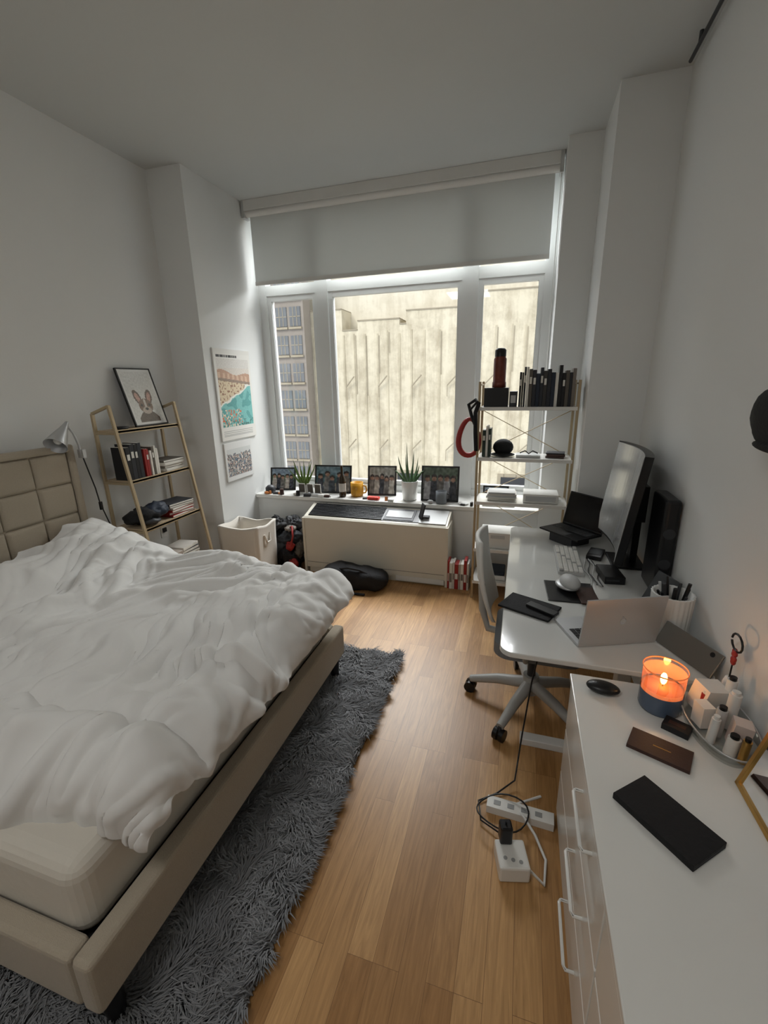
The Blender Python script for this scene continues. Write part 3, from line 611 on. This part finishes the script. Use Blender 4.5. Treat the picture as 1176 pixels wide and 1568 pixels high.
b=B("small_black_stand");b.T=Matrix.Translation((.69,2.36,.762))@Matrix.Rotation(math.radians(-70),4,'Z')@Matrix.Rotation(math.radians(-25),4,'X');b.bx(-.08,.08,0,.012,.005,.19,black);b.T=Matrix.Identity(4);b.box((.70,2.36,.766),(.1,.1,.008),black);b.done(.003)
b=B("pen_cup");c=(.715,2.14,.76);b.lathe(c,[(.001,0),(.078,0),(.082,.02),(.086,.19),(.088,.195),(.078,.195),(.075,.02),(.001,.02)],ceram,96,flute=.025,nf=24)
for i in range(13):
    a=i*.9;r=.05;b.cyl((c[0]+r*.4*math.cos(a),c[1]+r*.4*math.sin(a),.79),(c[0]+r*1.2*math.cos(a),c[1]+r*1.2*math.sin(a),.98+.03*math.sin(i*3)),.006+.002*(i%3),[black,dark,black,lgrey,black][i%5],n=10)
b.done()
# ---------------- chair
ch=B("office_chair");cx,cy=.15,2.40
for k in range(5):
    a=math.radians(172+72*k);e=Vector((cx+.36*math.cos(a),cy+.36*math.sin(a),.085));h0=Vector((cx+.03*math.cos(a),cy+.03*math.sin(a),.16))
    ch.tube([h0,h0.lerp(e,.5)+Vector((0,0,.012)),e],[.036,.030,.022],chairg,10)
    ch.cyl(e,(e.x,e.y,.05),.01,dark,n=10)
    d=Vector((-math.sin(a),math.cos(a),0))
    for s_ in(-1,1): ch.cyl(Vector((e.x,e.y,.035))+d*(.006*s_),Vector((e.x,e.y,.035))+d*(.030*s_),.035,black,n=20)
ch.cyl((cx,cy,.10),(cx,cy,.22),.045,chairg);ch.cyl((cx,cy,.2),(cx,cy,.42),.024,dark);ch.bx(cx-.12,cx+.12,cy-.09,cy+.09,.40,.44,dark)
ch.poly(rrect(cx-.22,cx+.25,cy-.22,cy+.26,.09,.44),mat("seat_fabric",(120,122,124),.9,bump=.3,bscale=200),(0,0,.07))
N=14;vs=[];cyb=cy+.12
for i in range(N+1):
    z=.56+.48*i/N;tt=i/N
    wd=.225*(1-.25*abs(2*tt-1)**3)
    for j in range(N+1):
        s_=j/N*2-1
        vs.append((-.105-.09*tt+.035*s_*s_ -.02*math.sin(tt*3.1),cyb+wd*s_,z))
ch.add(vs+[(x-.022,y,z) for x,y,z in vs],[(i*(N+1)+j,i*(N+1)+j+1,(i+1)*(N+1)+j+1,(i+1)*(N+1)+j) for i in range(N) for j in range(N)]+[((N+1)**2+i*(N+1)+j,(N+1)**2+(i+1)*(N+1)+j,(N+1)**2+(i+1)*(N+1)+j+1,(N+1)**2+i*(N+1)+j+1) for i in range(N) for j in range(N)]
 +[(i*(N+1),(i+1)*(N+1),(N+1)**2+(i+1)*(N+1),(N+1)**2+i*(N+1)) for i in range(N)]+[(i*(N+1)+N,(N+1)**2+i*(N+1)+N,(N+1)**2+(i+1)*(N+1)+N,(i+1)*(N+1)+N) for i in range(N)]
 +[(N*(N+1)+j,N*(N+1)+j+1,(N+1)**2+N*(N+1)+j+1,(N+1)**2+N*(N+1)+j) for j in range(N)],meshback,True)
ch.tube([(cx-.05,cy+.05,.43),(-.12,cy+.12,.42),(-.16,cyb,.55),(-.17,cyb,.72)],.022,chairg,10)
for s_ in(-.25,.25): ch.tube([(cx-.05,cy+.02+s_*.6,.45),(cx-.05,cy+.02+s_*1.1,.47),(cx-.06,cy+.02+s_*1.12,.62)],.015,chairg,8);ch.box((cx-.02,cy+.02+s_*1.12,.635),(.24,.06,.025),dark)
ch.done()
# ---------------- dresser
b=B("dresser");x0,x1,y0,y1,h=.262,.805,.18,1.71,.74
b.bx(x0+.018,x1,y0+.01,y1-.01,.0,h-.022,white);b.bx(x0-.005,x1,y0,y1,h-.022,h,white)
yc=[(y1-.02,(y0+y1)/2-.095),((y0+y1)/2-.105,y0+.02)]
for (a,c) in yc:
    for k in range(3):
        z0=.045+k*.222;b.bx(x0-.001,x0+.02,c,a,z0,z0+.214,white)
        m=1.12 if a>1 else (a+c)/2
        zz=(.16,.395,.65)[k]
        b.tube([(x0,m-.10,zz),(x0-.026,m-.10,zz+.002),(x0-.031,m-.09,zz+.003),(x0-.031,m+.09,zz+.003),(x0-.026,m+.10,zz+.002),(x0,m+.10,zz)],.0055,white,8)
b.done(.003)
E=.7405
b=B("lit_candle");c=(.55,1.59,E)
b.lathe(c,[(.001,0),(.066,0),(.07,.01),(.07,.075)],mat("smoky_blue_glass",(84,98,118),.15));b.lathe(c,[(.07,.075),(.071,.165)],cglass)
b.lathe(c,[(.001,.008),(.064,.008),(.066,.085),(.001,.087)],mat("wax",(226,150,100),.5,emis=(255,120,60),estr=.6))
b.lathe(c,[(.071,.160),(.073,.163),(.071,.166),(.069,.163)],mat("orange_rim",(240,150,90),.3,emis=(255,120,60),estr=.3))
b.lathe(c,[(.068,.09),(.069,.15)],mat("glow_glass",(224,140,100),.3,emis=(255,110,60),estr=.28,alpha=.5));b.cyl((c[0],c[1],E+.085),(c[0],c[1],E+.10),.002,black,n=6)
b.ell((c[0],c[1],E+.118),(.011,.011,.024),mat("flame",(255,220,120),.5,emis=(255,200,90),estr=25),12);b.done()
b=B("earbud_case");b.ell((.365,1.62,E+.020),(.060,.036,.020),black,24,(0,0,-.15));b.done()
b=B("brown_cardholder");b.box((.495,1.36,E+.006),(.175,.095,.012),brown,(0,0,math.radians(-23)));b.box((.50,1.357,E+.0123),(.05,.003,.001),goldb,(0,0,math.radians(-23)));b.done(.003)
b=B("black_matchbox");b.box((.575,1.475,E+.011),(.08,.055,.022),cols[10],(0,0,math.radians(-30)));b.box((.575,1.475,E+.0222),(.05,.02,.001),brown,(0,0,math.radians(-30)));b.done(.003)
b=B("long_black_wallet");b.box((.445,1.095,E+.010),(.225,.135,.02),blackm,(0,0,math.radians(-48)));b.box((.445,1.095,E+.010),(.227,.13,.003),dark,(0,0,math.radians(-48)));b.done(.006,3)
b=B("vanity_tray");c=(.70,1.51,E)
b.lathe(c,[(.001,0),(.085,0),(.10,.05),(.096,.05),(.082,.006),(.001,.006)],cglass,40,1,1.9)
b.tube([(c[0]+.099*math.cos(a),c[1]+.188*math.sin(a),E+.05) for a in np.linspace(0,2*math.pi,40,endpoint=False)],.003,silver,6,closed=True)
pink=mat("pink_card",(214,196,186),.6);tissue=mat("tissue_white",(226,220,212),.8)
b.box((.70,1.60,E+.065),(.09,.07,.10),tissue,(.1,.15,.4));b.box((.66,1.52,E+.05),(.04,.05,.08),tissue,(0,0,.3));b.box((.735,1.44,E+.055),(.05,.05,.09),pink,(0,.1,-.2))
for x,y,r,hh,mt in((.66,1.44,.013,.09,whitem),(.74,1.53,.018,.13,whitem),(.70,1.40,.018,.06,tissue),(.67,1.57,.010,.09,cols[2]),(.755,1.60,.016,.14,whitem),(.72,1.37,.012,.08,goldb),(.69,1.48,.016,.10,lgrey)):
    b.cyl((x,y,E+.008),(x+.005,y,E+.008+hh),r,mt,n=16);b.cyl((x+.005,y,E+.008+hh),(x+.005,y,E+.02+hh),r*.7,[black,whitem][int(hh*100)%2],n=12)
b.done()
b=B("red_flower_ornament");b.lathe((.775,1.66,.7405),[(.001,0),(.022,0),(.018,.1),(.012,.12),(.001,.12)],ceram,16);b.cyl((.775,1.66,.85),(.775,1.66,.93),.003,black,n=6)
for k in range(6):
    a=k*math.pi/3;b.ell((.775+.012*math.cos(a)*.6,1.66+.018*math.cos(a),.945+.018*math.sin(a)),(.008,.013,.013),red,10)
b.tube([(.775,1.66+.04*math.cos(a),1.0+.03*math.sin(a)) for a in np.linspace(0,6.0,14)],.004,black,6);b.done()
b=B("tabletop_mirror");P0=Vector((.675,1.29,.742));U=Vector((0.01,-.45,0));V=Vector((.12,0,.50))
mir=mat("mirror_glass",(235,235,235),.02,metal=1)
frame(b,P0,U,V,.012,.015,goldb);n=U.cross(V).normalized();q=P0-n*.006;b.poly([q,q+U,q+U+V,q+V],mir);b.done()
b=B("hanging_black_cap");b.ell((.755,1.66,1.765),(.05,.165,.105),blackm,28,crumple=.12);b.ell((.75,1.62,1.69),(.045,.145,.02),blackm,24);b.cyl((.82,1.66,1.83),(.74,1.66,1.84),.008,black);b.done()
# ---------------- floor electrics
b=B("power_strip");b.T=Matrix.Translation((.11,1.64,0))@Matrix.Rotation(-.05,4,'Z');b.bx(-.15,.14,-.03,.03,.001,.04,white)
for i in range(4): b.bx(-.12+i*.06,-.09+i*.06,-.012,.012,.04,.042,grey)
b.T=Matrix.Identity(4);b.done(.005)
b=B("cube_power_adapter");b.box((.075,1.40,.04),(.12,.12,.075),white,(0,0,.25));b.box((.045,1.45,.12),(.05,.05,.085),black,(0,0,.25))
for i in range(3): b.cyl((.05+.03*i,1.375,.0775),(.05+.03*i,1.375,.079),.008,grey,n=10)
b.done(.008)
b=B("power_cables")
b.tube([(.17,2.05,.70),(.13,2.0,.45),(.10,1.9,.2),(.08,1.8,.03),(.0,1.72,.012),(-.08,1.66,.01),(-.06,1.56,.015),(.02,1.52,.02),(.045,1.47,.10),(.045,1.45,.17)],.004,black,6)
pts=[(.03+.11*math.cos(a)*(1+.1*math.sin(2*a)),1.60+.09*math.sin(a),.05+.012*math.sin(a*2)) for a in np.linspace(0,11,40)];b.tube(pts,.0035,black,6)
b.tube([(.12,1.40,.04),(.2,1.36,.012),(.21,1.46,.012),(.17,1.55,.02),(.12,1.60,.05),(.08,1.68,.012),(.2,1.76,.012)],.006,whitem,8);b.done()
b=B("wall_outlet");b.bx(-3.149,-3.143,3.1,3.18,.55,.67,whitem);b.bx(-3.143,-3.13,3.12,3.16,.6,.64,black);b.done(.001)
# ---------------- clip lamp
b=B("clip_reading_lamp");C0=Vector((-2.99,2.265,1.63));d=Vector((.25,-.70,-.62)).normalized()
b.tube([C0-d*.05,C0,C0+d*.03,C0+d*.14],[.018,.03,.04,.07],silver,24,caps=False);b.tube([C0-d*.05,C0-d*.08],[.018,.012],silver,16);b.ell(C0+d*.09,(.028,.028,.028),whitem,12)
b.tube([C0-d*.06,(-2.985,2.33,1.61),(-2.98,2.35,1.52),(-2.98,2.355,1.44)],.008,silver,8);b.box((-2.98,2.36,1.46),(.05,.025,.06),silver)
b.tube([(-2.98,2.36,1.44),(-2.97,2.40,1.2),(-2.98,2.42,1.08),(-2.97,2.46,.9),(-3.0,2.48,.6),(-3.05,2.49,.1)],.0045,black,6);b.box((-2.975,2.42,1.06),(.015,.02,.06),black);b.done()
# ---------------- lights
def area(name,loc,rot,sx,sy,power,col=(1,1,1)):
    l=bpy.data.lights.new(name,'AREA');l.shape='RECTANGLE';l.size=sx;l.size_y=sy;l.energy=power;l.color=col
    o=bpy.data.objects.new(name,l);o.location=loc;o.rotation_euler=rot;bpy.context.collection.objects.link(o);return o
def look(o,t): o.rotation_euler=(Vector(t)-o.location).to_track_quat('-Z','Y').to_euler()
a=area("sky_light",(-1.3,7.2,5.6),(0,0,0),4,3,980,(.95,.98,1));look(a,(-1.3,3.0,.6))
s=bpy.data.lights.new("sun",'SUN');s.energy=2.0;s.angle=.5;s.color=(1,.97,.90);so=bpy.data.objects.new("sun",s);bpy.context.collection.objects.link(so);so.rotation_euler=Vector((.35,1,-.75)).to_track_quat('-Z','Y').to_euler()
a=area("unseen_fill_light",(-1.2,-.6,3.6),(0,0,0),.8,.8,24,(1,.98,.96))  # soft fill light added out of view behind the camera to brighten the room
l=bpy.data.lights.new("candle_flame",'POINT');l.energy=.45;l.color=(1,.55,.25);l.shadow_soft_size=.01;o=bpy.data.objects.new("candle_flame",l);o.location=(.55,1.59,E+.15);bpy.context.collection.objects.link(o)
w=bpy.data.worlds.new("World");bpy.context.scene.world=w;w.use_nodes=True;bg=w.node_tree.nodes["Background"];bg.inputs[0].default_value=(.87,.93,1,1);bg.inputs[1].default_value=1.35
# ---------------- camera
f,yaw,pit,roll=675,.3025,.2837,-.0191
F=Vector((-math.sin(yaw)*math.cos(pit),math.cos(yaw)*math.cos(pit),-math.sin(pit)));R=Vector((math.cos(yaw),math.sin(yaw),0));U=R.cross(F)
R2=R*math.cos(roll)+U*math.sin(roll);U2=R2.cross(F)
cd=bpy.data.cameras.new("camera");cd.sensor_fit='HORIZONTAL';cd.sensor_width=36;cd.lens=f/1176*36;cd.clip_start=.02
co=bpy.data.objects.new("camera",cd);bpy.context.collection.objects.link(co)
M=Matrix.Identity(4)
for i in range(3): M[i][0]=R2[i];M[i][1]=U2[i];M[i][2]=-F[i]
M[2][3]=1.9;co.matrix_world=M;bpy.context.scene.camera=co
bpy.context.scene.view_settings.view_transform='Standard'
